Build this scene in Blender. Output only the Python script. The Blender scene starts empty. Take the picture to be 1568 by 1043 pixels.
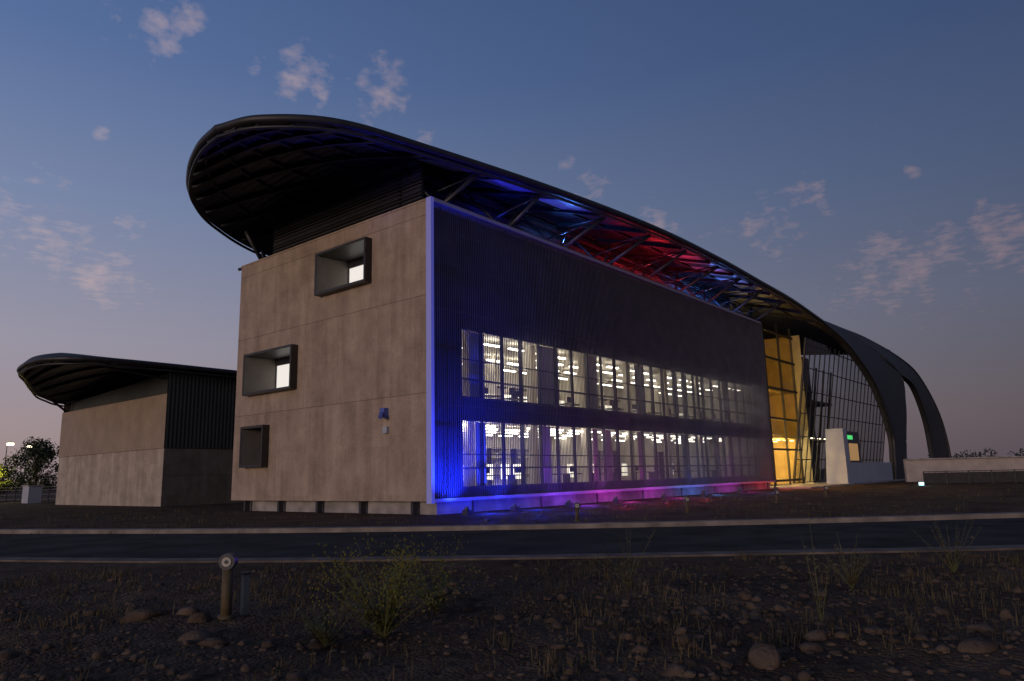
import bpy, math, random
import numpy as np
from mathutils import Vector, Matrix, noise
random.seed(7); rng=np.random.default_rng(7)
scene=bpy.context.scene
scene.view_settings.view_transform='Standard'
scene.view_settings.look='None'
scene.view_settings.exposure=0

# ---------------------------------------------------------------- helpers
CAMX,CAMY,CAMZ=-22.26,-23.3,1.6
def L(x,y):   # landscape frame (origin at the viewpoint verge, y away from it) -> world
    return (CAMX+.636*x+.772*y, CAMY-.772*x+.636*y)

def new_empty(name):
    e=bpy.data.objects.new(name,None); scene.collection.objects.link(e); return e

class MB:
    def __init__(s): s.v=[]; s.f=[]
    def quad(s,a,b,c,d):
        n=len(s.v); s.v+= [tuple(a),tuple(b),tuple(c),tuple(d)]; s.f.append((n,n+1,n+2,n+3))
    def box(s,x0,x1,y0,y1,z0,z1):
        n=len(s.v)
        s.v+=[(x0,y0,z0),(x1,y0,z0),(x1,y1,z0),(x0,y1,z0),(x0,y0,z1),(x1,y0,z1),(x1,y1,z1),(x0,y1,z1)]
        s.f+=[(n,n+3,n+2,n+1),(n+4,n+5,n+6,n+7),(n,n+1,n+5,n+4),(n+1,n+2,n+6,n+5),(n+2,n+3,n+7,n+6),(n+3,n,n+4,n+7)]
    def beam(s,p0,p1,w=.1,h=.1):
        p0=Vector(p0);p1=Vector(p1);d=(p1-p0).normalized()
        up=Vector((0,0,1)) if abs(d.z)<.95 else Vector((1,0,0))
        r=d.cross(up).normalized()*w/2; u=r.normalized().cross(d).normalized()*h/2
        n=len(s.v)
        for p in (p0,p1):
            for q in (-r-u,r-u,r+u,-r+u): s.v.append(tuple(p+q))
        s.f+=[(n,n+1,n+2,n+3),(n+7,n+6,n+5,n+4)]
        for i in range(4):
            j=(i+1)%4; s.f.append((n+i,n+4+i,n+4+j,n+j))
    def tube(s,path,r,k=8,close=False):
        path=[Vector(p) for p in path]; n0=len(s.v); m=len(path)
        rr=r if hasattr(r,'__len__') else [r]*m
        for i,p in enumerate(path):
            d=(path[min(i+1,m-1)]-path[max(i-1,0)])
            if d.length<1e-6: d=Vector((0,0,1))
            d.normalize()
            up=Vector((0,0,1)) if abs(d.z)<.9 else Vector((0,1,0))
            a=d.cross(up).normalized(); b=a.cross(d).normalized()
            for j in range(k):
                t=2*math.pi*j/k
                s.v.append(tuple(p+a*math.cos(t)*rr[i]+b*math.sin(t)*rr[i]))
        for i in range(m-1):
            for j in range(k):
                j2=(j+1)%k
                s.f.append((n0+i*k+j,n0+i*k+j2,n0+(i+1)*k+j2,n0+(i+1)*k+j))
        s.f.append(tuple(n0+j for j in range(k))[::-1]); s.f.append(tuple(n0+(m-1)*k+j for j in range(k)))
    def grid(s,rows):
        n0=len(s.v); nr=len(rows); nc=len(rows[0])
        for r in rows: s.v+= [tuple(p) for p in r]
        for i in range(nr-1):
            for j in range(nc-1):
                s.f.append((n0+i*nc+j,n0+i*nc+j+1,n0+(i+1)*nc+j+1,n0+(i+1)*nc+j))
    def obj(s,name,mat,parent=None,smooth=False,loc=None):
        me=bpy.data.meshes.new(name); me.from_pydata(s.v,[],s.f); me.update()
        o=bpy.data.objects.new(name,me); scene.collection.objects.link(o)
        if mat: me.materials.append(mat)
        if parent: o.parent=parent
        if smooth:
            for p in me.polygons: p.use_smooth=True
        if loc: o.location=loc
        return o

def cr(pts,n):
    P=[Vector(p) for p in pts]; P=[P[0]*2-P[1]]+P+[P[-1]*2-P[-2]]; m=len(P)-3; out=[]
    for i in range(n+1):
        t=i/n*m; k=min(int(t),m-1); t-=k
        a,b,c,d=P[k:k+4]
        out.append(.5*((2*b)+(c-a)*t+(2*a-5*b+4*c-d)*t*t+(3*b-3*c+d-a)*t**3))
    return out

def nodes(name):
    m=bpy.data.materials.new(name); m.use_nodes=True
    nt=m.node_tree; b=nt.nodes['Principled BSDF']; return m,nt,b
def simple(name,col,rough=.7,metal=0,var=.25,scale=3.,bump=0.,bscale=20.,stretch=(1,1,1)):
    m,nt,b=nodes(name); N=nt.nodes; K=nt.links
    tc=N.new('ShaderNodeTexCoord'); mp=N.new('ShaderNodeMapping'); mp.inputs['Scale'].default_value=stretch
    K.new(tc.outputs['Object'],mp.inputs[0])
    n=N.new('ShaderNodeTexNoise'); n.inputs['Scale'].default_value=scale; n.inputs['Detail'].default_value=6
    K.new(mp.outputs[0],n.inputs['Vector'])
    r=N.new('ShaderNodeValToRGB'); r.color_ramp.elements[0].position=.3; r.color_ramp.elements[1].position=.7
    r.color_ramp.elements[0].color=tuple(c*(1-var) for c in col)+(1,)
    r.color_ramp.elements[1].color=tuple(min(1,c*(1+var)) for c in col)+(1,)
    K.new(n.outputs['Fac'],r.inputs[0]); K.new(r.outputs[0],b.inputs['Base Color'])
    b.inputs['Roughness'].default_value=rough; b.inputs['Metallic'].default_value=metal
    if bump:
        n2=N.new('ShaderNodeTexNoise'); n2.inputs['Scale'].default_value=bscale; n2.inputs['Detail'].default_value=5
        K.new(mp.outputs[0],n2.inputs['Vector'])
        bp=N.new('ShaderNodeBump'); bp.inputs['Strength'].default_value=bump; bp.inputs['Distance'].default_value=.03
        K.new(n2.outputs['Fac'],bp.inputs['Height']); K.new(bp.outputs[0],b.inputs['Normal'])
    return m
def emit(name,col,st,base=(.1,.1,.1)):
    m,nt,b=nodes(name); b.inputs['Base Color'].default_value=base+(1,)
    b.inputs['Emission Color'].default_value=col+(1,); b.inputs['Emission Strength'].default_value=st
    return m

def concrete(name,col,zj,yj,axis='Y'):
    """cast concrete: run-off stains, blotches, formwork board tone, pores + panel joints"""
    m,nt,b=nodes(name); N=nt.nodes; K=nt.links
    tc=N.new('ShaderNodeTexCoord'); sp=N.new('ShaderNodeSeparateXYZ'); K.new(tc.outputs['Object'],sp.inputs[0])
    def M(op,a,c=None):
        x=N.new('ShaderNodeMath'); x.operation=op
        for i,q in enumerate((a,c)):
            if q is None: continue
            if isinstance(q,(int,float)): x.inputs[i].default_value=q
            else: K.new(q,x.inputs[i])
        return x.outputs[0]
    def noise_(sc,stretch=(1,1,1),det=8,ro=.6):
        mp=N.new('ShaderNodeMapping'); mp.inputs['Scale'].default_value=stretch; K.new(tc.outputs['Object'],mp.inputs[0])
        n=N.new('ShaderNodeTexNoise'); n.inputs['Scale'].default_value=sc; n.inputs['Detail'].default_value=det; n.inputs['Roughness'].default_value=ro; K.new(mp.outputs[0],n.inputs['Vector']); return n.outputs['Fac']
    streak=noise_(1.8,(1,1,.10)); blot=noise_(.7,(1,1,1),9,.7); pore=noise_(9,(1,1,1),8,.75)
    bx=M('FLOOR',M('DIVIDE',sp.outputs[axis],1.22)); bz=M('FLOOR',M('DIVIDE',M('SUBTRACT',sp.outputs['Z'],.85),2.225))
    cv=N.new('ShaderNodeCombineXYZ'); K.new(bx,cv.inputs[0]); K.new(bz,cv.inputs[1]); wn=N.new('ShaderNodeTexWhiteNoise'); K.new(cv.outputs[0],wn.inputs['Vector'])
    f=M('ADD',M('ADD',M('MULTIPLY',streak,.29),M('MULTIPLY',wn.outputs['Value'],.05)),M('ADD',M('MULTIPLY',blot,.42),M('MULTIPLY',pore,.25)))
    r=N.new('ShaderNodeValToRGB'); e=r.color_ramp.elements
    e[0].position=.41; e[0].color=(col[0]*.62,col[1]*.60,col[2]*.58,1)
    e[1].position=.60; e[1].color=tuple(c*1.12 for c in col)+(1,)
    K.new(f,r.inputs[0])
    line=None
    for z in zj:
        d=M('LESS_THAN',M('ABSOLUTE',M('SUBTRACT',sp.outputs['Z'],z)),.022)
        line=d if line is None else M('MAXIMUM',line,d)
    for (y,z0,z1) in yj:
        d=M('LESS_THAN',M('ABSOLUTE',M('SUBTRACT',sp.outputs[axis],y)),.015)
        d=M('MULTIPLY',d,M('MULTIPLY',M('GREATER_THAN',sp.outputs['Z'],z0),M('LESS_THAN',sp.outputs['Z'],z1)))
        line=M('MULTIPLY',d,.7) if line is None else M('MAXIMUM',line,M('MULTIPLY',d,.7))
    mix=N.new('ShaderNodeMix'); mix.data_type='RGBA'
    K.new(M('MULTIPLY',line,.55),mix.inputs[0]); K.new(r.outputs[0],mix.inputs[6]); mix.inputs[7].default_value=(col[0]*.3,col[1]*.3,col[2]*.3,1)
    K.new(mix.outputs[2],b.inputs['Base Color']); b.inputs['Roughness'].default_value=.9; b.inputs['Specular IOR Level'].default_value=.2
    bp=N.new('ShaderNodeBump'); bp.inputs['Strength'].default_value=.5; bp.inputs['Distance'].default_value=.02
    K.new(M('SUBTRACT',f,line),bp.inputs['Height']); K.new(bp.outputs[0],b.inputs['Normal'])
    return m

def striped(name,col,dirn,period,rough=.5,metal=.4,dark=.4,bump=.8):
    m,nt,b=nodes(name); N=nt.nodes; K=nt.links
    tc=N.new('ShaderNodeTexCoord')
    w=N.new('ShaderNodeTexWave'); w.bands_direction=dirn; w.inputs['Scale'].default_value=1/period*.314; w.inputs['Distortion'].default_value=0
    K.new(tc.outputs['Object'],w.inputs['Vector'])
    n=N.new('ShaderNodeTexNoise'); n.inputs['Scale'].default_value=.7; n.inputs['Detail'].default_value=5; K.new(tc.outputs['Object'],n.inputs['Vector'])
    r=N.new('ShaderNodeValToRGB'); r.color_ramp.elements[0].color=tuple(c*dark for c in col)+(1,); r.color_ramp.elements[1].color=col+(1,)
    K.new(w.outputs['Fac'],r.inputs[0])
    mx=N.new('ShaderNodeMix'); mx.data_type='RGBA'; mx.blend_type='MULTIPLY'; mx.inputs[0].default_value=.5
    K.new(r.outputs[0],mx.inputs[6]); K.new(n.outputs['Fac'],mx.inputs[7])
    K.new(mx.outputs[2],b.inputs['Base Color'])
    bp=N.new('ShaderNodeBump'); bp.inputs['Strength'].default_value=bump; bp.inputs['Distance'].default_value=.04
    K.new(w.outputs['Fac'],bp.inputs['Height']); K.new(bp.outputs[0],b.inputs['Normal'])
    b.inputs['Roughness'].default_value=rough; b.inputs['Metallic'].default_value=metal
    return m

def lamp(name,kind,loc,col,power,parent=None,size=.08,target=None,angle=70,blend=.6):
    l=bpy.data.lights.new(name,kind); l.color=col; l.energy=power
    if kind in('POINT','SPOT'): l.shadow_soft_size=size
    if kind=='SPOT': l.spot_size=math.radians(angle); l.spot_blend=blend
    o=bpy.data.objects.new(name,l); scene.collection.objects.link(o); o.location=loc
    if target is not None:
        o.rotation_euler=(Vector(target)-Vector(loc)).to_track_quat('-Z','Y').to_euler()
    if parent: o.parent=parent
    return o

# ---------------------------------------------------------------- materials
M_conc=concrete('warm_concrete',(.42,.318,.25),[5.3,9.75,13.55],[(2.6,.6,5.3),(5.4,.6,5.3),(8.6,.6,5.3),(11.6,.6,5.3),(3.3,5.3,9.75),(6.4,5.3,9.75),(9.2,5.3,9.75),(3.9,9.75,13.5),(8.4,9.75,14.3),(12.2,9.75,13.5)])
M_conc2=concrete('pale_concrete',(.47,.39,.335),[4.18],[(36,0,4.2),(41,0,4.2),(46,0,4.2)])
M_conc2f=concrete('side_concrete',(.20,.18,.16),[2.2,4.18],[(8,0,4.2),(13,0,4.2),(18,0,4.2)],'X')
M_plinth=simple('plinth_concrete',(.33,.30,.31),.85,0,.35,1.2,.4,12)
M_roof=simple('roof_metal',(.045,.043,.046),.75,.1,.25,1.5)
M_rim=simple('rim_metal',(.05,.047,.05),.5,.5,.2,2)
M_steel=simple('painted_steel',(.06,.06,.07),.45,.4,.15,2)
M_rib=simple('dark_rib_steel',(.028,.028,.035),.6,.2,.15,2)
M_soffit=striped('soffit_panels',(.05,.055,.10),'X',.5,.5,.3,.35)
M_louv=striped('louvre_metal',(.15,.14,.14),'Z',.16,.45,.5,.25,1.)
M_slat=simple('facade_fins',(.075,.07,.105),.55,.1,.2,1,)
M_back=simple('facade_backing',(.035,.033,.055),.7,.1,.2,.8)
M_hood=simple('window_hood_steel',(.05,.045,.042),.45,.4,.15,3)
M_plaster=simple('interior_plaster',(.6,.56,.47),.8,0,.08,1)
M_floor=simple('interior_floor',(.3,.28,.24),.4,0,.1,1)
M_bars=emit('ceiling_light_tubes',(1,.93,.8),15)
M_curtain=simple('roller_blind',(.65,.6,.5),.8,0,.1,3,0,0,(20,20,1))
M_lit=emit('lit_office_pane',(1,.92,.72),2.2)
M_litw=emit('lit_window_pane',(1,.93,.86),.85)
M_led=emit('led_corner_strip',(.08,.09,.62),.30,(.35,.35,.42))
M_led2=simple('top_rail_paint',(.36,.33,.42),.5,.1,.1,1)
M_white=simple('white_render',(.42,.43,.48),.6,0,.08,1)

def glassmat(name,tint,tr):
    m=bpy.data.materials.new(name); m.use_nodes=True; nt=m.node_tree; N=nt.nodes; K=nt.links; N.clear()
    o=N.new('ShaderNodeOutputMaterial'); g=N.new('ShaderNodeBsdfGlossy'); g.inputs['Roughness'].default_value=.04; g.inputs['Color'].default_value=(.45,.5,.6,1)
    t=N.new('ShaderNodeBsdfTransparent'); t.inputs['Color'].default_value=tint+(1,)
    f=N.new('ShaderNodeFresnel'); f.inputs['IOR'].default_value=1.4
    a=N.new('ShaderNodeMath'); a.operation='ADD'; a.inputs[1].default_value=tr; K.new(f.outputs[0],a.inputs[0])
    mx=N.new('ShaderNodeMixShader'); K.new(a.outputs[0],mx.inputs[0]); K.new(t.outputs[0],mx.inputs[1]); K.new(g.outputs[0],mx.inputs[2]); K.new(mx.outputs[0],o.inputs[0])
    return m
M_glass=glassmat('curtain_wall_glass',(.55,.58,.62),.02)

# ---------------------------------------------------------------- MAIN BUILDING
B=new_empty('arched_roof_building')
ZB,ZT,LEN,WID=.6,14.3,40.,15.9
wins=[(3.95,7.8,11.15,13.15),(9.95,14.4,6.5,8.6),(12.4,14.4,2.5,4.5)]
ys=[0,3.95,7.8,9.95,12.4,14.4,15.9]; zs=[ZB,2.5,4.5,6.5,8.6,11.15,13.15,ZT]
mb=MB()
for i in range(len(ys)-1):
    for j in range(len(zs)-1):
        yc=(ys[i]+ys[i+1])/2; zc=(zs[j]+zs[j+1])/2
        if any(w[0]<yc<w[1] and w[2]<zc<w[3] for w in wins): continue
        mb.quad((0,ys[i+1],zs[j]),(0,ys[i],zs[j]),(0,ys[i],zs[j+1]),(0,ys[i+1],zs[j+1]))
mb.quad((0,WID,ZB),(LEN,WID,ZB),(LEN,WID,ZT),(0,WID,ZT))
mb.quad((LEN,0,ZB),(LEN,WID,ZB),(LEN,WID,ZT),(LEN,0,ZT))
mb.quad((0,0,ZB),(0,WID,ZB),(LEN,WID,ZB),(LEN,0,ZB))
mb.quad((0,0,ZT),(LEN,0,ZT),(LEN,WID,ZT),(0,WID,ZT))
mb.obj('end_wall',M_conc,B)
M_rev=simple('reveal_lining',(.17,.15,.135),.6,.1,.1,2)
for k,(y0,y1,z0,z1) in enumerate(wins):
    mb=MB(); t=.13; p=-.42; d=1.5 if k<2 else .9
    mb.box(p,d,y0-t,y0,z0-t,z1+t); mb.box(p,d,y1,y1+t,z0-t,z1+t)
    mb.box(p,d,y0,y1,z1,z1+t); mb.box(p,d,y0,y1,z0-t,z0)
    mb.obj('window_hood_%d'%(k+1),M_hood,B)
    zh=z1-(.3 if k<2 else .1)
    mb=MB(); mb.quad((d,y1,z0),(d,y0,z0),(d,y0,zh),(d,y1,zh))
    mb.obj('window_pane_%d'%(k+1),M_litw if k<2 else simple('dark_pane',(.03,.03,.04),.1,0,.1,1),B)
    mb=MB(); f=.08
    mb.box(d-.1,d+.01,y0,y1,zh,z1); mb.box(d-.06,d-.002,y0,y1,z0,z0+f); mb.box(d-.06,d-.002,y0,y1,zh-f,zh)
    mb.box(d-.06,d-.002,y0,y0+.1,z0+f,zh-f); mb.box(d-.06,d-.002,y1-.3,y1,z0+f,zh-f)
    mb.obj('window_frame_%d'%(k+1),M_steel,B)
    mb=MB(); mb.quad((p+.02,y1-.003,z0+.01),(d-.07,y1-.25,z0+.01),(d-.07,y1-.25,z1-.01),(p+.02,y1-.003,z1-.01))
    mb.obj('splayed_reveal_%d'%(k+1),M_rev,B)
mb=MB(); mb.box(.7,LEN,.1,WID-.6,-.3,ZB-.002); mb.obj('plinth',M_plinth,B)
mb=MB()
for y in (1.2,4.8,8.2,11.6,14.9): mb.box(.25,.55,y-.08,y+.08,-.2,ZB-.003)
for x in np.arange(3,40,5.2): mb.box(x-.04,x+.04,.05,.099,-.2,ZB-.003)
mb.obj('piers',M_steel,B)
mb=MB(); mb.box(-.16,-.002,2.45,2.75,3.65,3.95); mb.obj('wall_alarm_box',M_white,B)
mb=MB(); mb.box(-.28,-.002,2.5,2.82,4.36,4.8)
mb.beam((-.28,2.62,4.55),(-.55,2.45,4.35),.16,.16); mb.obj('security_camera_box',simple('blue_lit_housing',(.10,.14,.45),.5,0,.1,2),B)  # blue light falling on the camera is put into its base colour
mb=MB(); mb.box(-.03,.25,.02,WID,ZT-.06,ZT+.03); mb.obj('parapet_coping',M_conc,B)

# front facade
mb=MB(); yb=.5
x0w,x1w=2.6,38.8
mb.quad((0,yb,ZB),(LEN,yb,ZB),(LEN,yb,1.1),(0,yb,1.1))
mb.quad((0,yb,4.3),(LEN,yb,4.3),(LEN,yb,5.3),(0,yb,5.3))
mb.quad((0,yb,8.7),(LEN,yb,8.7),(LEN,yb,ZT),(0,yb,ZT))
for z0,z1 in((1.1,4.3),(5.3,8.7)):
    mb.quad((0,yb,z0),(x0w,yb,z0),(x0w,yb,z1),(0,yb,z1)); mb.quad((x1w,yb,z0),(LEN,yb,z0),(LEN,yb,z1),(x1w,yb,z1))
mb.obj('facade_backing',M_back,B)
mb=MB()
x=x0w; i=0
while x<x1w:
    w=.12 if i%3==0 else .05
    for z0,z1 in((1.1,4.3),(5.3,8.7)): mb.box(x-w/2,x+w/2,.38,.56,z0,z1)
    x+=1.55; i+=1
for z in (1.12,2.0,4.25,5.33,6.2,8.65): mb.box(x0w,x1w,.40,.55,z-.04,z+.04)
mb.obj('window_mullions',M_steel,B)
mb=MB(); x=.28
while x<39.9:
    mb.box(x,x+.018,-.31,-.268,.72,14.1); x+=.13
mb.obj('facade_fins',M_slat,B)
mb=MB()
for z in (2.6,4.8,7.0,9.2,11.4,13.0): mb.box(.2,39.95,-.26,-.22,z-.025,z+.025)
for x in np.arange(2.6,40,5.16): mb.box(x-.05,x+.05,-.262,.37,4.75,4.85); mb.box(x-.05,x+.05,-.262,.37,9.15,9.25)
mb.obj('fin_rails',M_steel,B)
mb=MB(); mb.box(-.004,.18,-.32,-.001,.5,14.36); mb.obj('corner_led_fin',M_led,B)
mb=MB(); mb.box(.18,40,-.34,-.001,14.16,14.34); mb.box(.18,40.2,-.34,-.001,.55,.69); mb.obj('facade_rails',M_led2,B)
mb=MB(); mb.box(39.97,40.15,-.34,.5,.7,14.34); mb.obj('facade_end_fin',M_steel,B)
# interior
mb=MB()
mb.quad((.3,9,.9),(39.8,9,.9),(39.8,9,8.9),(.3,9,8.9))
mb.quad((.3,.56,.9),(.3,9,.9),(.3,9,8.9),(.3,.56,8.9)); mb.quad((39.8,.56,.9),(39.8,9,.9),(39.8,9,8.9),(39.8,.56,8.9))
mb.box(.3,39.8,.56,9,4.35,5.1); mb.box(.3,39.8,.56,9,8.75,9.0)
for x in (9.4,20.4,29.5):
    mb.box(x,x+.15,5,9,.9,4.35); mb.box(x+1,x+1.15,5.,9,5.1,8.75)
mb.obj('interior_walls',M_plaster,B)
mb=MB(); mb.box(.3,39.8,.56,9,.8,.92); mb.obj('interior_floor',M_floor,B)
mb=MB()
for x in np.arange(3.3,38,2.0):
    for y in (1.7,3.3,5.1,7.2):
        if rng.random()<.88: mb.box(x,x+1.2,y-.08,y+.08,4.1,4.16)
        if rng.random()<.88: mb.box(x+.5,x+1.7,y-.08,y+.08,8.38,8.44)
mb.obj('ceiling_lights',M_bars,B)
mb=MB()
for x in np.arange(4.2,38,5.16):
    mb.box(x,x+.38,1.4,1.78,.92,4.35); mb.box(x,x+.38,1.4,1.78,5.1,8.75)
for x in (3.9,8.9,14.1,15.4,19.3,25.4,31.0):
    mb.box(x,x+rng.uniform(.5,1.1),.66,.70,1.1,4.2)
for x in (3.5,8.9,9.9,13.9,19.4,24.6,26.0,33.0):
    mb.box(x,x+rng.uniform(.5,1.2),.66,.70,5.2,8.6)
mb.obj('columns_and_blinds',M_curtain,B)
mb=MB()
for x in (3.4,4.6,5.6,7.2,8.3,10.4,12.0,13.2,16,19,22,26,33.5):
    mb.box(x,x+.8,6.0,6.05,1.4,2.3); mb.box(x+1.1,x+2.0,5.4,5.45,5.8,6.5)
mb.obj('lit_office_panes',M_lit,B)
mb=MB()
for x in np.arange(3.5,38,2.6):
    mb.box(x,x+1.5,2.3,3.0,1.6,1.66); mb.box(x+.2,x+.26,2.4,2.9,.92,1.6); mb.box(x+.5,x+1.0,2.6,2.64,1.75,2.1); mb.box(x,x+1.5,2.3,3.0,5.8,5.86); mb.box(x+.5,x+1.0,2.6,2.64,5.95,6.3)
    mb.box(x,x+1.9,8.5,8.9,.95,1.0)
    for z in (1.5,2.1,2.7,3.3): mb.box(x,x+1.9,8.5,8.95,z,z+.05); mb.box(x,x+1.9,8.5,8.95,z+4.2,z+4.25)
    mb.box(x,x+.05,8.5,8.95,.95,3.4); mb.box(x,x+.05,8.5,8.95,5.1,7.6)
mb.obj('desks_and_shelving',M_hood,B)

mb=MB()
mb.box(.55,.7,.9,13.4,ZT,17.1); mb.box(.55,40,2.3,2.45,ZT,17.3)
mb.obj('clerestory_wall',M_louv,B)
mb=MB()
for z in np.arange(14.5,17.0,.2):
    mb.box(.47,.545,.9,13.4,z,z+.05); mb.box(.7,40,2.2,2.295,z,z+.05)
mb.obj('clerestory_louvres',M_louv,B)

# ------------------------------------------------ roof
NEAR=[(-7.75,4.7,16.5),(-7,2.6,16.5),(-4.6,.5,16.5),(-.3,-.5,16.5),(7.7,-1.8,16.5),(16.9,-2.7,16.5),(26,-2.8,16.5),(34.6,-2.5,16.5),(42,-2.5,16.25),(50,-2.5,15.6)]
BACK=[(-7.75,4.7,16.5),(-7.4,6.9,16.5),(-6.4,9.7,16.5),(-4.8,12.6,16.5),(-2,15.5,16.5),(3,18.4,16.5),(12,20.5,16.5),(25,21,16.5),(38,20.8,16.5),(50,20,16.4)]
NU=108; NS=14
near=cr(NEAR,NU); back=cr(BACK,NU)
def roofpt(i,s,dz=0):
    u=i/NU; c=.05+1.35*min(1,u*1.7)+ (1.0*max(0,(u-.7)/.3))
    p=near[i].lerp(back[i],s); p=p.copy(); p.z+=c*4*s*(1-s)+dz; return p
rows=[[roofpt(i,j/NS) for j in range(NS+1)] for i in range(NU+1)]
mb=MB(); mb.grid([[p+Vector((0,0,.12)) for p in r] for r in rows])
E=lambda s: roofpt(NU,s)
Nc=cr([E(0),(58.7,-2.5,14.2),(67.9,-2.5,10.8),(73.1,-2.5,5.8),(73.2,-2.5,2.5),(72.2,-2.5,-.3)],48)
K1=cr([E(.12),(62,.6,17.6),(74,-.1,17.0),(84,-1.8,14),(82.6,-2.4,9.5),(80,-2.5,5),(77.6,-2.5,-.3)],48)
K2=cr([E(.12),(62,.6,17.6),(74,-.1,17.0),(84,-1.8,14),(97,.5,15),(108.8,1.2,14.2),(115.7,1.3,9.5),(118.3,1.4,4.2),(118.6,1.4,-.3)],64)
T=cr([E(.22),(62,1.8,18.3),(74,2,18.8),(86,2,19),(104.5,2,18.4),(116.5,1.8,16.6),(122.3,.6,11),(124.2,0,5),(124.4,0,-.3)],64)
BK=cr([E(1),(62,17.5,16.6),(74,13,17),(90,6,18),(100,2.6,18.4)],30)
T3=cr([E(.22),(62,1.8,18.3),(74,2,18.8),(86,2,19),(100,2.05,18.6)],30)
def patch(A,C,n,dz=.16,bulge=0,yo=0):
    out=[]
    for a,b in zip(A,C):
        r=[]
        for j in range(n+1):
            t=j/n; p=a.lerp(b,t); p.z+=dz+bulge*4*t*(1-t); p.y+=yo; r.append(p)
        out.append(r)
    return out
mb.grid(patch(Nc,K1,6)); mb.grid(patch(K2,T,6)); mb.grid(patch(T3,BK,8,.16,.6))
mb.obj('roof_shell',M_roof,B,True)
mb=MB(); mb.grid([[p+Vector((0,0,-.18)) for p in r] for r in rows])
mb.grid(patch(T3,BK,8,-.18,.6)); mb.obj('roof_soffit',M_soffit,B,True)
mb=MB(); mb.grid(patch(Nc,K1,6,-.1,0,.5)); mb.grid(patch(K2,T,6,-.1,0,.7))
for C in (Nc,K1,K2,T):
    mb.grid([[p+Vector((0,0,.16)),p+Vector((0,.6,-.1))] for p in C])
mb.obj('leg_inner_skin',M_roof,B,True)
mb=MB()
rim=[p for p in reversed(back)]+near[1:]+Nc[1:]
mb.tube(rim,.2,10)
mb.tube([p+Vector((0,0,-.36)) for p in rim[:len(back)+len(near)-1]],.08,6)
mb.tube(T,.2,8); mb.tube(K2[20:],.12,8); mb.tube(K1[20:],.12,8)
mb.obj('roof_rim',M_rim,B,True)
mb=MB()   # standing seams over the eave
for i in range(50,NU):
    for k_ in (0,.5):
        a=near[i].lerp(near[i+1],k_); b=a.lerp(back[i],.04)
        mb.beam(a+Vector((0,0,.17)),b+Vector((0,0,.36)),.06,.1)
mb.obj('roof_seams',M_rim,B)
mb=MB()
for i in range(6,NU+1,6):
    pts=[roofpt(i,s,-.31) for s in np.linspace(0.02,.98,10)]
    for a,b in zip(pts[:-1],pts[1:]): mb.beam(a,b,.14,.24)
for s in (.12,.27,.42,.58,.73,.88):
    pts=[roofpt(i,s,-.26) for i in range(3,NU+1,3)]
    for a,b in zip(pts[:-1],pts[1:]): mb.beam(a,b,.1,.14)
mb.obj('roof_ribs',M_rib,B)
mb=MB()
for x in np.arange(1.2,40,4.8):
    i=min(range(NU),key=lambda q:abs(near[q].x-(x+1.2)))
    tip=near[i]+Vector((0,.3,-.35))
    mb.tube([(x,.3,ZT),tuple(tip)],.1,8); mb.tube([(x,.3,ZT),(x+2.4,1.2,16.6)],.07,8); mb.tube([(x,.3,ZT),(x-.9,2.1,16.6)],.07,8)
    mb.tube([tuple(tip),(x+2.4,2.1,16.7)],.06,6); mb.tube([tuple(tip),(x+.2,2.1,15.2)],.05,6)
mb.tube([(1.0,15.0,ZT),(-.6,14.6,16.1)],.12,8); mb.tube([(1.0,15.0,ZT),(2.2,17.3,16.1)],.12,8)
mb.tube([(0.8,15,14.4),(.1,16.4,14.25)],.1,8)
mb.obj('roof_struts',M_steel,B,True)
M_sky=simple('translucent_panel',(.5,.52,.6),.35,0,.15,1)
mb=MB()
for i0,i1 in((38,42),(44,48),(50,54),(70,74),(76,80),(82,86)):
    a=roofpt(i0,.03,-.24);b=roofpt(i1,.03,-.24);c=roofpt(i1,.13,-.24);d=roofpt(i0,.13,-.24); mb.quad(a,b,c,d)
mb.obj('eave_panels',M_sky,B)

# ------------------------------------------------ glass hall at the far end
def gx(x,t):
    return (x,1-2.4*t,.3+13.6*t)
def arch_h(x): return float(np.interp(x,[47,58,66,74,79,81.5],[15.,14.8,14.3,12.4,9.2,6.]))
xs=list(np.arange(48.4,81.3,1.55))
tt=lambda a:min(1,(arch_h(a)-.5)/13.6)
mb=MB()
for a,b in zip(xs[:-1],xs[1:]): mb.quad(gx(a,0),gx(b,0),gx(b,tt(b)),gx(a,tt(a)))
mb.obj('curtain_wall_glass',M_glass,B)
mb=MB()
for a in xs: mb.beam(gx(a,0),gx(a,tt(a)),.07,.16)
for z in (0,.16,.32,.48,.64,.8,.96):
    xe=max([a for a in xs if tt(a)>=z] or [xs[0]])
    mb.beam(gx(48.4,z),gx(xe,z),.07,.08)
mb.beam((48.4,1,.3),(48.4,-1.4,13.9),.16,.24)
for x in (40.3,43.2,47.0,50.6): mb.box(x-.07,x+.07,.72,.9,0.2,15.4)
for z in (.6,3.4,6.2,9.0,11.8,14.4): mb.box(40.3,51,.7,.88,z-.09,z+.09)
mb.obj('curtain_wall_frame',M_rib,B)
mb=MB(); mb.quad((40.3,.95,.2),(51,.95,.2),(51,.95,15),(40.3,.95,15)); mb.obj('amber_bay_glass',glassmat('amber_glass',(.95,.75,.35),.0),B)
mb=MB(); mb.quad((40.3,6,0),(56,6,0),(56,6,15.6),(40.3,6,15.6)); mb.box(40.3,56,2.2,6,4.6,4.9); mb.box(40.3,56,2.8,6,9.4,9.7)
mb.quad((56,1.6,0),(56,6,0),(56,6,15.6),(56,1.6,15.6))
mb.obj('hall_inner_walls',simple('hall_plaster',(.6,.5,.3),.8,0,.15,1),B)
mb=MB()
for x in np.arange(41,55,1.9):
    for y in (3,4.7): mb.box(x,x+1,y-.06,y+.06,4.45,4.5)
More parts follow.
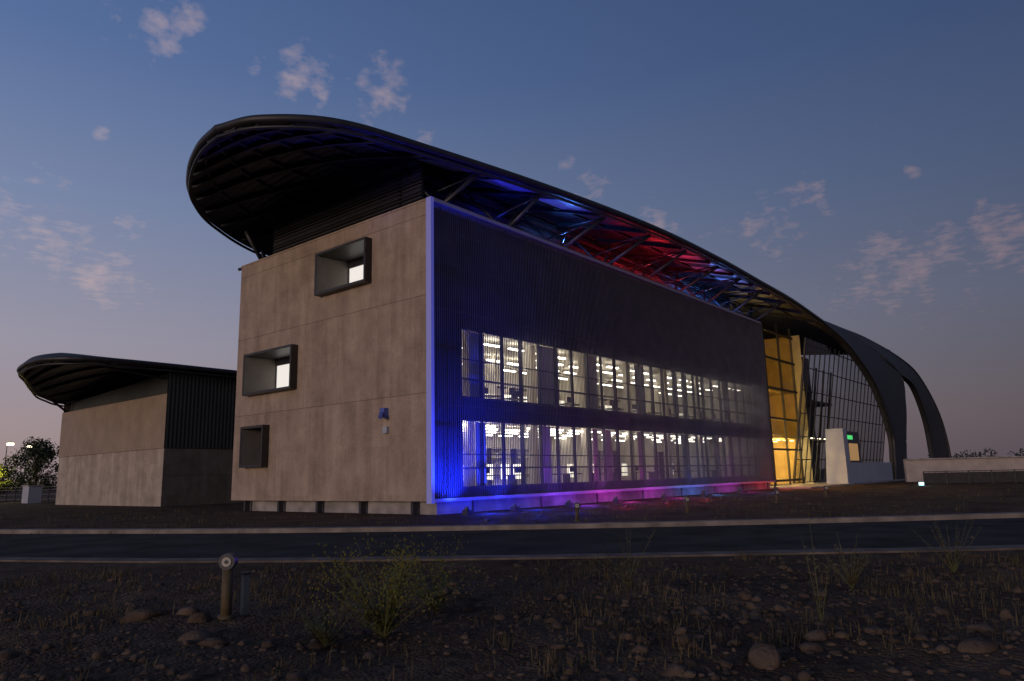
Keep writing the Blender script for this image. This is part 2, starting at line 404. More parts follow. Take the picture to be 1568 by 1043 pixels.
for x in np.arange(57,76,2.4):
    mb.box(x,x+1,4-.05,4+.05,5.0,5.06)
mb.obj('hall_lights',emit('hall_light_tubes',(1,.8,.5),14),B)
mb=MB(); mb.box(56.01,77,7.4,7.6,0,16); mb.quad((50,1.4,.12),(80,1.4,.12),(80,7.4,.12),(50,7.4,.12)); mb.obj('hall_rear_wall',simple('hall_dark_wall',(.09,.08,.085),.5,0,.3,.6),B)
mb=MB()
for x in np.arange(58,77,3.0): mb.tube([(x,6.5,.1),(x+2,5,14)],.14,8)
for z in (4.9,9.5): mb.box(56.05,77,5.0,7.3,z,z+.3)
mb.obj('hall_structure',M_steel,B)
mb=MB()
mb.v=[(53,-2.6,.1),(54.6,-2.6,.1),(54.6,-.6,.1),(53,-.6,.1),(53.3,-2.5,5.4),(54.6,-2.5,5.4),(54.6,-.9,5.4),(53.3,-.9,5.4)]
mb.f=[(0,1,5,4),(1,2,6,5),(2,3,7,6),(3,0,4,7),(4,5,6,7)]
mb.box(54.605,71,-2.55,-2.3,.13,2.1)
mb.obj('entrance_lobby',M_white,B)
mb=MB(); mb.box(54.7,59.6,-2.3,-1,2.12,5.2); mb.obj('lobby_door_frame',M_steel,B)
mb=MB(); mb.box(55.6,58.6,-2.36,-2.303,2.3,4.0); mb.obj('lobby_lit_glass',emit('warm_lobby_pane',(1,.55,.2),.3),B)
mb=MB(); mb.box(55.2,57.0,-2.36,-2.303,4.4,4.8); mb.obj('exit_sign',emit('green_sign',(.1,1,.25),.7),B)
mb=MB(); mb.box(40.2,80,-3.2,1.35,-.1,.12); mb.obj('hall_base_slab',M_plinth,B)

AM=(1,.70,.24)
lamp('hall_lamp_low','POINT',(43.5,3.0,3.2),(1,.78,.4),1300,B,.3)
lamp('hall_lamp_low_inner','POINT',(51,3.0,3.2),(1,.76,.38),700,B,.3)
lamp('hall_lamp_mid','POINT',(45.5,3.4,7.6),AM,420,B,.3)
lamp('hall_lamp_high','POINT',(46.5,3.6,12.6),AM,330,B,.3)
lamp('hall_lamp_right','POINT',(61,4,3.6),(1,.72,.4),300,B,.3)
BLUE=(.01,.03,1); VIO=(.22,.04,1); PUR=(.7,.04,.75); MAG=(1,.05,.45); RED=(1,.03,.04); CY=(.08,.25,1)
fx=MB()
for x,c,ps,pp in [(1.0,BLUE,5400,170),(4.2,BLUE,1300,130),(8.5,VIO,330,120),(13.,PUR,260,95),(18.5,PUR,180,85),(24,CY,150,90),(30,PUR,150,65),(37.,RED,120,60)]:
    fx.box(x-.16,x+.16,-1.6,-1.3,.0,.2); fx.tube([(x,-1.45,.2),(x,-1.4,.3)],.1,8)
    lamp('facade_uplight','SPOT',(x,-1.4,.36),c,ps,B,.06,(x+.2,-.2,2.3),100,1.)
    lamp('plinth_floodlight','POINT',(x+1.2,-1.7,.4),c,pp,B,.06)
# low marker lights standing out on the soil
for x,y,c,pw in [(-2.2,-5.4,BLUE,16),(.6,-5.6,BLUE,22),(3.4,-5.4,BLUE,18),(8.,-5.0,RED,16),(12.5,-4.8,RED,20),(17.5,-4.6,RED,14),(28,-4.6,CY,24),(38,-4.8,RED,24)]:
    fx.box(x-.1,x+.1,y-.1,y+.1,-.02,.06); fx.tube([(x,y,.06),(x,y,.09)],.07,8)
    lamp('ground_marker_light','POINT',(x,y,.2),c,pw,B,.04)
fx.obj('uplight_fixtures',M_steel,B)
for x,y,z,c,p in [(7,1.2,15,BLUE,60),(12,.6,15.2,CY,190),(18.5,1.,15,RED,50),(23,1.,15,RED,170),(28,1.,15,RED,80),(33,1.,15,CY,190),(37,1,15,CY,90)]:
    lamp('eave_light','POINT',(x,y,z),c,p,B,.1)
lamp('nose_light','POINT',(-1.5,2.5,15.0),(.08,.1,1),14,B,.2)

# ---------------------------------------------------------------- SECOND BUILDING
S=new_empty('low_hall_building')
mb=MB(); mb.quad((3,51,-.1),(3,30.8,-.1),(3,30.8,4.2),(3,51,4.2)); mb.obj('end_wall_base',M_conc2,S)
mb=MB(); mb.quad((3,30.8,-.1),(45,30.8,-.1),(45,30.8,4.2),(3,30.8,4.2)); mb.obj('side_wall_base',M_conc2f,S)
M_tan=striped('tan_cladding',(.52,.385,.28),'Y',.3,.6,.1,.75,.6)
M_grn=striped('grey_cladding',(.085,.09,.085),'X',.3,.6,.2,.6,.6)
mb=MB(); mb.quad((2.93,51.05,4.2),(2.93,30.73,4.2),(2.93,30.73,8.2),(2.93,51.05,8.2)); mb.quad((2.93,51.05,4.2),(3,51.05,4.2),(3,30.73,4.2),(2.93,30.73,4.2)); mb.obj('end_cladding',M_tan,S)
mb=MB(); mb.quad((2.93,30.73,4.2),(45,30.73,4.2),(45,30.73,9.8),(2.93,30.73,9.8)); mb.quad((3.4,50.5,8.2),(3.4,31,8.2),(3.4,31,9.9),(3.4,50.5,9.1)); mb.obj('side_cladding',M_grn,S)
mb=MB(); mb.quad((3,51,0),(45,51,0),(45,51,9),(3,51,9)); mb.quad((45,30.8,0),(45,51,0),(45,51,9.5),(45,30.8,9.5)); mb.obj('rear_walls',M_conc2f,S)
n2=cr([(-5,35,10.1),(-4.5,32.6,10.2),(-2.4,30.7,10.2),(2.4,30.3,10.2),(8,30.1,10.15),(20,29.8,10.1),(34,29.8,10.1),(46,30,10)],60)
b2=cr([(-5,35,10.1),(-4.4,38.5,10.1),(-3,42,10.1),(-1.3,46,9.9),(.8,49.6,9.5),(5,52,9.2),(20,53,9.2),(46,53,9.2)],60)
def r2(i,s,dz=0):
    p=n2[i].lerp(b2[i],s).copy(); p.z+=.8*4*s*(1-s)*min(1,i/15)+dz; return p
mb=MB(); mb.grid([[r2(i,j/10,.14) for j in range(11)] for i in range(61)]); mb.obj('roof_shell',M_roof,S,True)
mb=MB(); mb.grid([[r2(i,j/10,-.14) for j in range(11)] for i in range(61)]); mb.obj('roof_soffit',M_soffit,S,True)
mb=MB(); mb.tube([p for p in reversed(b2)]+n2[1:],.2,8); mb.tube([p+Vector((0,0,-.36)) for p in reversed(b2)]+[p+Vector((0,0,-.36)) for p in n2[1:]],.08,6); mb.obj('roof_rim',M_rim,S,True)
mb=MB()
for i in range(5,61,5):
    pts=[r2(i,s,-.24) for s in np.linspace(.03,.97,8)]
    for a,b in zip(pts[:-1],pts[1:]): mb.beam(a,b,.12,.18)
mb.tube([(3.1,50.3,8.2),(1.2,49.3,9.3)],.1,6); mb.tube([(3.1,31.5,9.4),(-1,31.8,9.9)],.08,6)
mb.obj('roof_ribs',M_rib,S)

# ---------------------------------------------------------------- GROUND
def ground_mat():
    m,nt,b=nodes('stony_soil'); N=nt.nodes; K=nt.links
    tc=N.new('ShaderNodeTexCoord')
    n=N.new('ShaderNodeTexNoise'); n.inputs['Scale'].default_value=.5; n.inputs['Detail'].default_value=10; n.inputs['Roughness'].default_value=.65; K.new(tc.outputs['Object'],n.inputs['Vector'])
    v=N.new('ShaderNodeTexVoronoi'); v.inputs['Scale'].default_value=9; K.new(tc.outputs['Object'],v.inputs['Vector'])
    v2=N.new('ShaderNodeTexVoronoi'); v2.inputs['Scale'].default_value=24; K.new(tc.outputs['Object'],v2.inputs['Vector'])
    r=N.new('ShaderNodeValToRGB'); e=r.color_ramp.elements
    e[0].position=.33; e[0].color=(.050,.030,.018,1); e[1].position=.7; e[1].color=(.155,.098,.062,1)
    K.new(n.outputs['Fac'],r.inputs[0])
    mx=N.new('ShaderNodeMix'); mx.data_type='RGBA'; mx.blend_type='MULTIPLY'; mx.inputs[0].default_value=.7
    hs=N.new('ShaderNodeHueSaturation'); hs.inputs['Saturation'].default_value=.1; hs.inputs['Value'].default_value=1.3; K.new(v.outputs['Color'],hs.inputs['Color'])
    K.new(r.outputs[0],mx.inputs[6]); K.new(hs.outputs[0],mx.inputs[7]); K.new(mx.outputs[2],b.inputs['Base Color'])
    a=N.new('ShaderNodeMath'); a.operation='ADD'; K.new(v.outputs['Distance'],a.inputs[0]); K.new(v2.outputs['Distance'],a.inputs[1])
    bp=N.new('ShaderNodeBump'); bp.invert=True; bp.inputs['Strength'].default_value=.9; bp.inputs['Distance'].default_value=.05
    K.new(a.outputs[0],bp.inputs['Height']); K.new(bp.outputs[0],b.inputs['Normal']); b.inputs['Roughness'].default_value=.95
    b.inputs['Specular IOR Level'].default_value=.15
    return m
def relief(x,y):
    if y>14 or y<-5 or abs(x)>40: return 0.
    f=min(1,(14.0-y)/2.5)*min(1,(40-abs(x))/8)
    return f*(.11*noise.noise(Vector((x*.35,y*.35,0)))+.06*noise.noise(Vector((x*1.1,y*1.1,3)))+.025*noise.noise(Vector((x*4,y*4,5))))
gx_=np.concatenate([-np.geomspace(2500,16,26),np.arange(-15,15.01,.14),np.geomspace(16,2500,26)])
gy_=np.concatenate([[-600,-200,-60,-20,-8,-2,1],np.arange(2,14.3,.12),np.geomspace(15,3000,46)])
mb=MB(); mb.grid([[(*L(x,y),relief(x,y)) for x in gx_] for y in gy_])
mb.obj('ground',ground_mat(),None,True)

FE=[(-120,58),(-60,40),(-35,31.5),(-18.2,26.4),(-8,23.6),(0,22.5),(7,22.2),(15,22.5),(28,24),(60,31),(120,50)]
NE=[(-114,50),(-54,31),(-28,22.2),(-11.7,17.3),(-6,15.9),(0,15.2),(6,14.9),(11,15),(26,17),(62,23.5),(124,43)]
fe=cr([(a,b,0) for a,b in FE],140); ne=cr([(a,b,0) for a,b in NE],140)
def offs(A,d):
    out=[]
    for i,p in enumerate(A):
        t=(A[min(i+1,len(A)-1)]-A[max(i-1,0)]).normalized(); out.append(p+Vector((-t.y,t.x,0))*d)
    return out
def W(p,z): return (*L(p.x,p.y),z)
mb=MB(); mb.grid([[W(a,.006),W(a.lerp(b,.5),.03),W(b,.006)] for a,b in zip(ne,fe)])
M_asph=simple('asphalt',(.062,.052,.048),.95,0,.4,.8,.4,60); M_asph.node_tree.nodes['Principled BSDF'].inputs['Specular IOR Level'].default_value=.06
mb.obj('road',M_asph,None)
K=new_empty('kerb')
def kerb(A,w,h,name,mat):
    o=offs(A,w); mb=MB(); mb.grid([[W(a,-.05),W(a,h),W(b,h),W(b,-.05)] for a,b in zip(A,o)]); mb.obj(name,mat,K)
kerb(fe,.5,.14,'far_kerb',simple('kerb_concrete',(.24,.195,.165),.85,0,.4,1.5,.3,25)); kerb(ne,-.55,.035,'near_kerb',simple('dusty_kerb',(.15,.11,.083),.9,0,.5,1.8,.3,25))
# ---------------------------------------------------------------- stones
def ico(sub):
    import bmesh
    bm=bmesh.new(); bmesh.ops.create_icosphere(bm,subdivisions=sub,radius=1)
    v=np.array([x.co[:] for x in bm.verts]); f=[tuple(q.index for q in p.verts) for p in bm.faces]; bm.free(); return v,np.array(f)
iv,iff=ico(2)
def stones(name,pts,mat):
    V=[];F=[];n=0
    for (x,y,z,s) in pts:
        sc=np.array([rng.uniform(.8,1.35),rng.uniform(.7,1.1),rng.uniform(.45,.8)])*s
        o=rng.uniform(0,100,3); d=np.array([1+.55*noise.noise(Vector(p*1.1+o))+.25*noise.noise(Vector(p*2.6+o)) for p in iv])
        v=iv*d[:,None]*sc; a=rng.uniform(0,6.28); ca,sa=math.cos(a),math.sin(a)
        v=np.stack([v[:,0]*ca-v[:,1]*sa,v[:,0]*sa+v[:,1]*ca,v[:,2]],1)+np.array([x,y,z+s*.05])
        V.append(v);F.append(iff+n);n+=len(v)
    V=np.concatenate(V);F=np.concatenate(F)
    me=bpy.data.meshes.new(name); me.from_pydata(V.tolist(),[],F.tolist()); me.materials.append(mat)
    for p in me.polygons: p.use_smooth=True
    o=bpy.data.objects.new(name,me); scene.collection.objects.link(o); return o
M_stone=simple('river_stone',(.115,.078,.056),.95,0,.5,2.5,.7,25); M_stone.node_tree.nodes['Principled BSDF'].inputs['Specular IOR Level'].default_value=.12
P=[]
for i in range(6800):
    y=4.6+9.2*rng.random()**1.2; x=rng.uniform(-.85,.85)*y
    dens=noise.noise(Vector((x*.5,y*.5,9)))+.3*(x/y)
    if rng.random()>.55+dens: continue
    s=min(.10,.014+rng.exponential(.0135)); wx,wy=L(x,y); P.append((wx,wy,relief(x,y),s))
stones('gravel_stones',P,M_stone)
P=[]
for x,y,s in [(2.05,6.5,.17),(3.9,6.6,.17),(2.6,6.9,.1),(3.4,7.4,.09),(1.1,7.0,.08),(4.5,7.5,.1),(1.6,7.6,.08),(-2.0,7.6,.1),(-3.35,8.0,.15),(-3.1,7.8,.11),(-4.4,9.0,.19),(-3.9,9.1,.15),(-3.65,8.8,.13),(-4.7,9.3,.1),(5.2,8.2,.1)]:
    wx,wy=L(x,y); P.append((wx,wy,relief(x,y),s))
stones('boulders',P,M_stone)

# ---------------------------------------------------------------- grass
def blades(name,tufts,mat):
    V=[];F=[]
    for (x,y,h,k,sp) in tufts:
        wx,wy=L(x,y); z=relief(x,y)-.01
        for _ in range(k):
            a=rng.uniform(0,6.28); hh=h*rng.uniform(.4,1.1); lean=hh*rng.uniform(.1,.8); w=rng.uniform(.0025,.005)*(1+y/18)
            bx=wx+rng.normal(0,sp);by=wy+rng.normal(0,sp)
            dx,dy=math.cos(a),math.sin(a); px,py=-dy*w,dx*w; n=len(V)
            V+=[(bx-px,by-py,z),(bx+px,by+py,z),(bx+dx*lean*.35+px*.8,by+dy*lean*.35+py*.8,z+hh*.6),(bx+dx*lean*.35-px*.8,by+dy*lean*.35-py*.8,z+hh*.6),(bx+dx*lean,by+dy*lean,z+hh)]
            F+=[(n,n+1,n+2,n+3),(n+3,n+2,n+4)]
    me=bpy.data.meshes.new(name); me.from_pydata(V,[],F); me.materials.append(mat)
    o=bpy.data.objects.new(name,me); scene.collection.objects.link(o); return o
tf=[]
for i in range(2000):
    y=5.5+8.6*rng.random()**.7; x=rng.uniform(-.85,.85)*y
    if noise.noise(Vector((x*.45,y*.45,20)))+rng.uniform(-.25,.25)<.03: continue
    tf.append((x,y,rng.uniform(.05,.22),int(rng.integers(4,11)),.09))
for i in range(700):
    y=rng.uniform(23.5,46); x=rng.uniform(-.9,.9)*y
    wx,wy=L(x,y)
    if wx>-1 and wy>-3: continue
    tf.append((x,y,rng.uniform(.08,.25),8,.15))
blades('dry_grass',tf,simple('dry_grass_blades',(.095,.068,.033),.9,0,.5,1))

def weed(name,x,y,h,w,nst,leafcol,flower=True,lw=.25):
    wx,wy=L(x,y); z0=relief(x,y); root=new_empty(name); st=MB(); lf=MB(); fl=MB()
    for i in range(nst):
        a=rng.uniform(0,6.28); r=w*rng.uniform(.1,.6); hh=h*rng.uniform(.4,1.)
        p=[Vector((wx+math.cos(a)*r*t**1.1,wy+math.sin(a)*r*t**1.1,z0+hh*t)) for t in (0,.35,.7,1)]
        st.tube(p,[.005,.004,.003,.0015],4)
        for q in range(30):
            t=rng.uniform(.12,1); k=min(2,int(t*3)); c=p[k].lerp(p[k+1],min(1,t*3-k)); b=rng.uniform(0,6.28); l=rng.uniform(.03,.10)*(1.2-t*.6)
            d=Vector((math.cos(b),math.sin(b),rng.uniform(-.2,.8)))*l; s=Vector((-math.sin(b),math.cos(b),0))*l*lw
            lf.quad(c,c+d*.5+s,c+d,c+d*.5-s)
        if flower:
            for q in range(9):
                c=p[3]+Vector((rng.normal(0,.06),rng.normal(0,.06),rng.uniform(-.2,.05))); s=.009
                fl.quad(c+Vector((-s,-s,0)),c+Vector((s,-s,.004)),c+Vector((s,s,0)),c+Vector((-s,s,.006)))
                fl.quad(c+Vector((-s,0,-s)),c+Vector((s,0,-s)),c+Vector((s,0,s)),c+Vector((-s,0,s)))
    st.obj('stems',simple(name+'_stem',(.12,.12,.04),.8),root); lf.obj('leaves',simple(name+'_leaf',leafcol,.8,0,.4,5),root)
    if flower: fl.obj('flowers',simple(name+'_flower',(.42,.33,.05),.7),root)
weed('wild_mustard_plant',-1.4,8.0,.98,1.2,60,(.12,.12,.03))
weed('wild_mustard_plant',-1.0,9.4,.9,1.3,26,(.12,.12,.03))
weed('wild_mustard_plant',-1.9,7.6,.4,.6,16,(.08,.08,.03),False)
weed('dry_weed',3.15,8.0,1.45,.25,3,(.12,.09,.04),False)
weed('dry_weed',1.6,11.0,.9,.9,10,(.12,.09,.045),False)
weed('dry_weed',4.6,10.5,.8,.9,12,(.12,.09,.045),False)
weed('dry_weed',-2.4,10.5,.7,.6,8,(.11,.08,.045),False)
weed('dry_weed',6.6,11.5,.9,1.0,12,(.11,.08,.045),False)

# ---------------------------------------------------------------- bollard lights
M_bol=simple('bollard_paint',(.10,.07,.035),.7,.1,.3,8); M_lens=simple('lens_glass',(.55,.5,.42),.3)
def bollard(x,y,h,r):
    wx,wy=L(x,y); z=relief(x,y) if y<14 else 0; root=new_empty('bollard_light')
    mb=MB(); mb.tube([(wx,wy,z-.05),(wx,wy,z+h*.74)],r*.85,14); mb.tube([(wx,wy,z-.02),(wx,wy,z+.03)],r*1.3,14); mb.obj('post',M_bol,root,True)
    c=Vector((wx,wy,z+h*.86)); ax=Vector((-.672,-.636,0)).normalized()
    mb=MB(); mb.tube([c-ax*.07,c+ax*.07],r*1.25,20); mb.obj('head',M_steel,root)
    mb=MB(); mb.tube([c+ax*.072,c+ax*.082],r*.72,16); mb.obj('lens',M_lens,root)
    mb=MB(); mb.tube([c+ax*.083,c+ax*.09],r*.3,10); mb.obj('lens_core',M_steel,root)
bollard(-3.42,8.95,.74,.075)
bollard(2.1,25.8,.62,.09); bollard(6.8,29.7,.6,.09); bollard(12.6,36,.6,.09); bollard(17.5,42,.6,.09)
wx,wy=L(-3.28,9.15); U=new_empty('utility_marker_post'); mb=MB(); mb.box(wx-.035,wx+.035,wy-.035,wy+.035,-.05,.5); mb.obj('post',simple('galvanised_post',(.2,.19,.18),.6,.3),U)
mb=MB(); mb.box(wx-.045,wx+.045,wy-.045,wy+.045,.5,.53); mb.obj('cap',M_steel,U)

# ---------------------------------------------------------------- right hand side: wall, railing
R=new_empty('boundary_wall'); mb=MB()
def wallseg(mb,x0,y0,x1,y1,t,z0,z1):
    a=Vector((*L(x0,y0),0));b=Vector((*L(x1,y1),0)); mb.beam(a+Vector((0,0,(z0+z1)/2)),b+Vector((0,0,(z0+z1)/2)),t,z1-z0)
wallseg(mb,41,78,82,74,.4,0,2.25); mb.obj('wall',simple('wall_render',(.42,.36,.34),.8,0,.15,.8),R)
mb=MB(); wallseg(mb,41,77.8,82,73.8,.7,2.25,2.38); mb.obj('coping',M_plinth,R)
F_=new_empty('railing_fence'); mb=MB()
for i in range(0,61):
    t=i/60; x=35.2+t*26; y=64-t*5; wx,wy=L(x,y)
    if i%4==0: mb.box(wx-.05,wx+.05,wy-.05,wy+.05,0,1.15)
    mb.box(wx-.015,wx+.015,wy-.015,wy+.015,0.1,1.05)
for z in (.12,1.1): wallseg(mb,35.2,64,61.2,59,.06,z-.03,z+.03)
mb.obj('rails',M_rib,F_)
mb=MB(); wallseg(mb,35.2,64.15,61.2,59.15,.02,.15,1.0); mb.obj('infill_mesh',simple('fence_infill',(.04,.035,.035),.8),F_)
G=new_empty('ground_floodlight_fixture'); wx,wy=L(33.6,61.5); mb=MB(); mb.box(wx-.3,wx+.3,wy-.2,wy+.2,0,.3); mb.obj('housing',M_steel,G)
mb=MB(); mb.quad((wx-.32,wy+.18,.05),(wx-.32,wy-.18,.05),(wx-.32,wy-.18,.28),(wx-.32,wy+.18,.28)); mb.obj('lens',emit('floodlight_lens',(.45,.9,1),4),G)
lamp('lamp','POINT',(wx-.6,wy-.2,.4),(.4,.8,1),18,G)

# ---------------------------------------------------------------- trees
def leafcloud(V,F,c,rad,n,size):
    for _ in range(n):
        d=rng.normal(0,1,3); d/=np.linalg.norm(d)+1e-6; r=rad*rng.random()**.4
        p=np.array(c)+d*r*np.array([1,1,.75]); u=rng.normal(0,1,3);u/=np.linalg.norm(u);w=np.cross(u,rng.normal(0,1,3));w/=np.linalg.norm(w)+1e-6
        s=size*rng.uniform(.5,1.2); k=len(V); V+=[tuple(p-u*s),tuple(p+w*s*.5),tuple(p+u*s),tuple(p-w*s*.5)]; F.append((k,k+1,k+2,k+3))
def tree(name,x,y,h,w,col,ncl=26):
    root=new_empty(name); wx,wy=L(x,y); tr=MB(); V=[];F=[]
    tr.tube([(wx,wy,-.1),(wx+.1,wy,h*.25),(wx,wy+.1,h*.5),(wx,wy,h*.85)],[.2,.15,.11,.03],7)
    for i in range(ncl):
        a=rng.uniform(0,6.28); t=rng.uniform(.25,.95); rr=w*.5*math.sin(math.pi*min(1,t*.85+.12))*rng.uniform(.4,1)
        c=(wx+math.cos(a)*rr,wy+math.sin(a)*rr,h*t)
        tr.tube([(wx,wy,h*t*.6),c],[.06,.015],5); leafcloud(V,F,c,w*rng.uniform(.1,.19),110,.16)
    tr.obj('trunk',simple(name+'_bark',(.07,.05,.035),.9),root)
    mb=MB(); mb.v=V; mb.f=F; mb.obj('crown',simple(name+'_leaves',col,.8,0,.5,1.5),root)
tree('broadleaf_tree',-54.5,84,6.9,6.8,(.045,.06,.025),50)
tree('young_tree',-60,86,4.3,4.4,(.12,.14,.02),26)
tree('broadleaf_tree',-66,92,4,5,(.05,.06,.025),18)
pl=new_empty('path_lamp'); lamp('glow','POINT',(*L(-59.0,83.6),3.6),(1,.85,.3),600,pl)
wx,wy=L(-59.0,83.6); mb=MB(); mb.tube([(wx,wy,0),(wx,wy,3.3)],.06,8); mb.tube([(wx,wy,3.3),(wx,wy,3.4)],.2,10); mb.obj('post',M_steel,pl)
def farveg(name,spans,col):
    V=[];F=[]
    for (x0,x1,y,hmin,hmax,st) in spans:
        for x in np.arange(x0,x1,st):
            h=rng.uniform(hmin,hmax); wx,wy=L(x,y+rng.uniform(-8,8))
            for q in range(4): leafcloud(V,F,(wx+rng.normal(0,st*.5),wy+rng.normal(0,st*.5),h*rng.uniform(.3,.75)),h*.42,45,.55)
    mb=MB(); mb.v=V; mb.f=F; mb.obj(name,simple(name+'_leaves',col,.9,0,.4,.2),None)
farveg('distant_trees',[(140,330,260,3.5,7.5,4),(-330,-150,260,3,7,4.5),(-150,-120,250,3,5,4.)],(.03,.035,.025))
M_sl=emit('street_lamp_lens',(1,.85,.55),14)
for i,(x,y,h) in enumerate([(-83,120,8.6),(-79,119,8.1),(-69,122,3.6)]):
    s=new_empty('street_lamp'); wx,wy=L(x,y); mb=MB(); mb.tube([(wx,wy,0),(wx,wy,h)],[.11,.06],8); mb.tube([(wx,wy,h),(wx+.4,wy-.8,h+.25)],.05,6); mb.obj('pole',M_steel,s)
    mb=MB(); mb.box(wx-.1,wx+.6,wy-1.3,wy-.6,h+.12,h+.3); mb.obj('head',M_steel,s)
    mb=MB(); mb.box(wx-.2,wx+.55,wy-1.35,wy-.65,h-.22,h+.115); mb.obj('lens',M_sl,s)
C=new_empty('utility_cabinet'); wx,wy=L(-49.5,76); mb=MB(); mb.box(wx-.6,wx+.6,wy-.9,wy+.9,0,1.7); mb.obj('body',M_white,C); mb=MB(); mb.box(wx-.7,wx+.7,wy-1,wy+1,1.7,1.8); mb.obj('lid',M_plinth,C)
F2=new_empty('mesh_fence'); mb=MB()
for i in range(25):
    wx,wy=L(-62+i*.9,80); mb.box(wx-.04,wx+.04,wy-.04,wy+.04,0,1.6)
for z in (.3,.8,1.3,1.58): wallseg(mb,-62,80,-40,80,.03,z,z+.03)
mb.obj('posts_and_wires',M_steel,F2)
D=new_empty('distant_house'); mb=MB()
wallseg(mb,150,242,162,240,6,0,3.6); mb.obj('walls',M_white,D); mb=MB(); wallseg(mb,149,242,163,240,7,3.6,4.1); mb.obj('roof',M_roof,D)
mb=MB()
for x in (151.5,157,160): wx,wy=L(x,236.6); mb.box(wx-.5,wx+.5,wy-.5,wy+.5,3.0,3.8)
mb.obj('porch_lights',emit('porch_light',(1,.9,.7),8),D)

# ---------------------------------------------------------------- SKY
w=bpy.data.worlds.new('World'); scene.world=w; w.use_nodes=True; nt=w.node_tree; N=nt.nodes; KL=nt.links; N.clear()
out=N.new('ShaderNodeOutputWorld'); bg=N.new('ShaderNodeBackground'); KL.new(bg.outputs[0],out.inputs[0])
tc=N.new('ShaderNodeTexCoord'); nrm=N.new('ShaderNodeVectorMath'); nrm.operation='NORMALIZE'; KL.new(tc.outputs['Generated'],nrm.inputs[0])
D_=nrm.outputs[0]; sp=N.new('ShaderNodeSeparateXYZ'); KL.new(D_,sp.inputs[0])
def Mt(op,a,b=None,c=None,clamp=False):
    x=N.new('ShaderNodeMath'); x.operation=op; x.use_clamp=clamp
    for i,q in enumerate((a,b,c)):
        if q is None: continue
        if isinstance(q,(int,float)): x.inputs[i].default_value=q
        else: KL.new(q,x.inputs[i])
    return x.outputs[0]
def ramp(inp,els):
    r=N.new('ShaderNodeValToRGB'); cr_=r.color_ramp
    while len(cr_.elements)<len(els): cr_.elements.new(.5)
    for e,(p,c) in zip(cr_.elements,els): e.position=p; e.color=c+(1,)
    KL.new(inp,r.inputs[0]); return r.outputs[0]
def dot(v):
    x=N.new('ShaderNodeVectorMath'); x.operation='DOT_PRODUCT'; KL.new(D_,x.inputs[0]); x.inputs[1].default_value=v; return x.outputs['Value']
z=sp.outputs['Z']
left=ramp(z,[(0,(.30,.225,.23)),(.06,(.34,.265,.28)),(.17,(.31,.29,.365)),(.33,(.19,.24,.39)),(.5,(.095,.16,.34)),(.72,(.048,.10,.24)),(1,(.025,.05,.13))])
right=ramp(z,[(0,(.082,.068,.085)),(.08,(.095,.082,.108)),(.2,(.088,.098,.155)),(.35,(.055,.082,.165)),(.5,(.034,.060,.145)),(.75,(.02,.038,.10)),(1,(.012,.025,.06))])
lf=Mt('ADD',Mt('MULTIPLY',dot((-.636,.772,0)),.8),.5,clamp=True)
mx=N.new('ShaderNodeMix'); mx.data_type='RGBA'; KL.new(lf,mx.inputs[0]); KL.new(right,mx.inputs[6]); KL.new(left,mx.inputs[7])
base=mx.outputs[2]
CL=[(-27,31.5,3.0,1),(-30.5,31,1.6,.6),(-20.2,29.8,1.7,.8),(-16.7,29.7,2.4,1.1),(-10.8,29.4,2.8,1.),(-6.9,26,1.2,.9),(-30.8,23.3,.9,.9),(-35.6,17.2,2.6,1.),(-32.9,16,2.6,1),(-29,17.6,1.5,1),(-30,14.3,2.6,1.1),(-27.5,13.6,2.,.7),(-34,19.8,1.6,.7),(6,22.2,2.8,.75),(11.6,18.4,2.2,1),(15.9,18.2,1.5,.6),(23.5,19.6,2.2,.9),(30.6,20.1,.8,.9),(20.5,17.7,3,.8),(29,13.6,3.8,1.),(31.9,14.8,1.8,1.2),(35,14.8,2.8,1.1),(26,12.9,2.6,.9),(36.5,13.5,2.5,.9),(-18,24,1.2,.6),(-38,24,2,.5),(33,10.8,2.5,.5)]
msk=None; H=math.radians(39.48)
for az,el,rd,wt in CL:
    th=H-math.radians(az); e=math.radians(el)
    d=dot((math.cos(th)*math.cos(e),math.sin(th)*math.cos(e),math.sin(e)))
    c0=math.cos(math.radians(rd*1.3))
    m_=Mt('MULTIPLY',Mt('DIVIDE',Mt('SUBTRACT',d,c0),1-c0,clamp=True),wt)
    msk=m_ if msk is None else Mt('MAXIMUM',msk,m_)
zz=Mt('MAXIMUM',z,.05); px=Mt('DIVIDE',sp.outputs['X'],zz); py=Mt('DIVIDE',sp.outputs['Y'],zz)
cx=N.new('ShaderNodeCombineXYZ'); KL.new(px,cx.inputs[0]); KL.new(py,cx.inputs[1])
n1=N.new('ShaderNodeTexNoise'); n1.inputs['Scale'].default_value=11; n1.inputs['Detail'].default_value=9; n1.inputs['Roughness'].default_value=.62; n1.inputs['Distortion'].default_value=.2; KL.new(cx.outputs[0],n1.inputs['Vector'])
nn=N.new('ShaderNodeTexNoise'); nn.inputs['Scale'].default_value=40; nn.inputs['Detail'].default_value=6; KL.new(D_,nn.inputs['Vector'])
nz=Mt('ADD',Mt('MULTIPLY',n1.outputs['Fac'],.5),Mt('MULTIPLY',nn.outputs['Fac'],.5))
thr=Mt('SUBTRACT',.65,Mt('MULTIPLY',msk,.21))
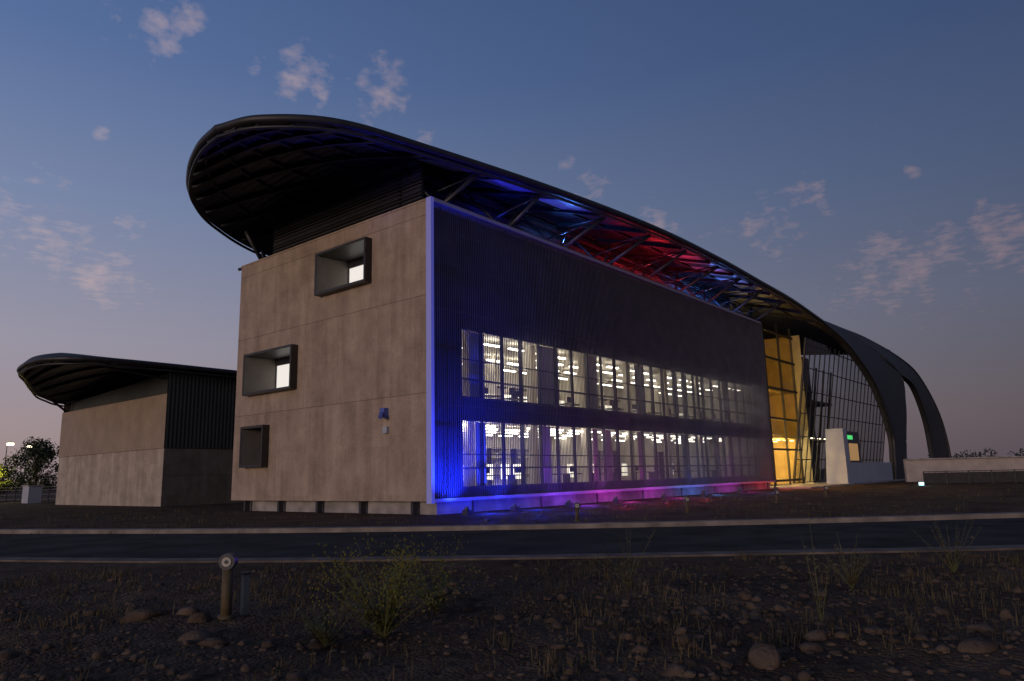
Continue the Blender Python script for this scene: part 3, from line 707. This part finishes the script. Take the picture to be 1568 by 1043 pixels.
cl=Mt('MULTIPLY',Mt('DIVIDE',Mt('SUBTRACT',nz,thr),.24,clamp=True),Mt('MULTIPLY',msk,1.6,clamp=True),clamp=True)
cl=Mt('MULTIPLY',cl,.72)
cc=N.new('ShaderNodeMix'); cc.data_type='RGBA'; KL.new(lf,cc.inputs[0]); cc.inputs[6].default_value=(.27,.18,.21,1); cc.inputs[7].default_value=(.50,.39,.41,1)
m2=N.new('ShaderNodeMix'); m2.data_type='RGBA'; KL.new(cl,m2.inputs[0]); KL.new(base,m2.inputs[6]); KL.new(cc.outputs[2],m2.inputs[7])
sk=N.new('ShaderNodeTexSky'); sk.sky_type='NISHITA'; sk.sun_disc=False; sk.sun_elevation=math.radians(1.5); sk.sun_rotation=math.radians(-105)
ad=N.new('ShaderNodeMix'); ad.data_type='RGBA'; ad.blend_type='ADD'; ad.inputs[0].default_value=.01; KL.new(m2.outputs[2],ad.inputs[6]); KL.new(sk.outputs[0],ad.inputs[7])
KL.new(ad.outputs[2],bg.inputs[0]); bg.inputs[1].default_value=1.0

sl=bpy.data.lights.new('afterglow_sun','SUN'); sl.energy=.85; sl.angle=math.radians(14); sl.color=(1,.77,.60)
so=bpy.data.objects.new('afterglow_sun',sl); scene.collection.objects.link(so)
so.rotation_euler=Vector((.97,.14,-.09)).to_track_quat('-Z','Y').to_euler()

# ---------------------------------------------------------------- CAMERA
cd=bpy.data.cameras.new('camera'); cam=bpy.data.objects.new('camera',cd); scene.collection.objects.link(cam); scene.camera=cam
cd.sensor_width=36; cd.lens=25.62; cd.clip_end=6000; cd.clip_start=.1
p=math.atan(207/1116); s_=.0237; c_=math.sqrt(1-s_*s_)
Fh=Vector((.772,.636,0)).normalized(); Rt=Vector((.636,-.772,0)).normalized(); Z=Vector((0,0,1))
fwd=Fh*math.cos(p)+Z*math.sin(p); up0=-Fh*math.sin(p)+Z*math.cos(p)
r=Rt*c_-up0*s_; u=Rt*s_+up0*c_
mm=Matrix((( r.x,u.x,-fwd.x,CAMX),(r.y,u.y,-fwd.y,CAMY),(r.z,u.z,-fwd.z,CAMZ),(0,0,0,1)))
cam.matrix_world=mm
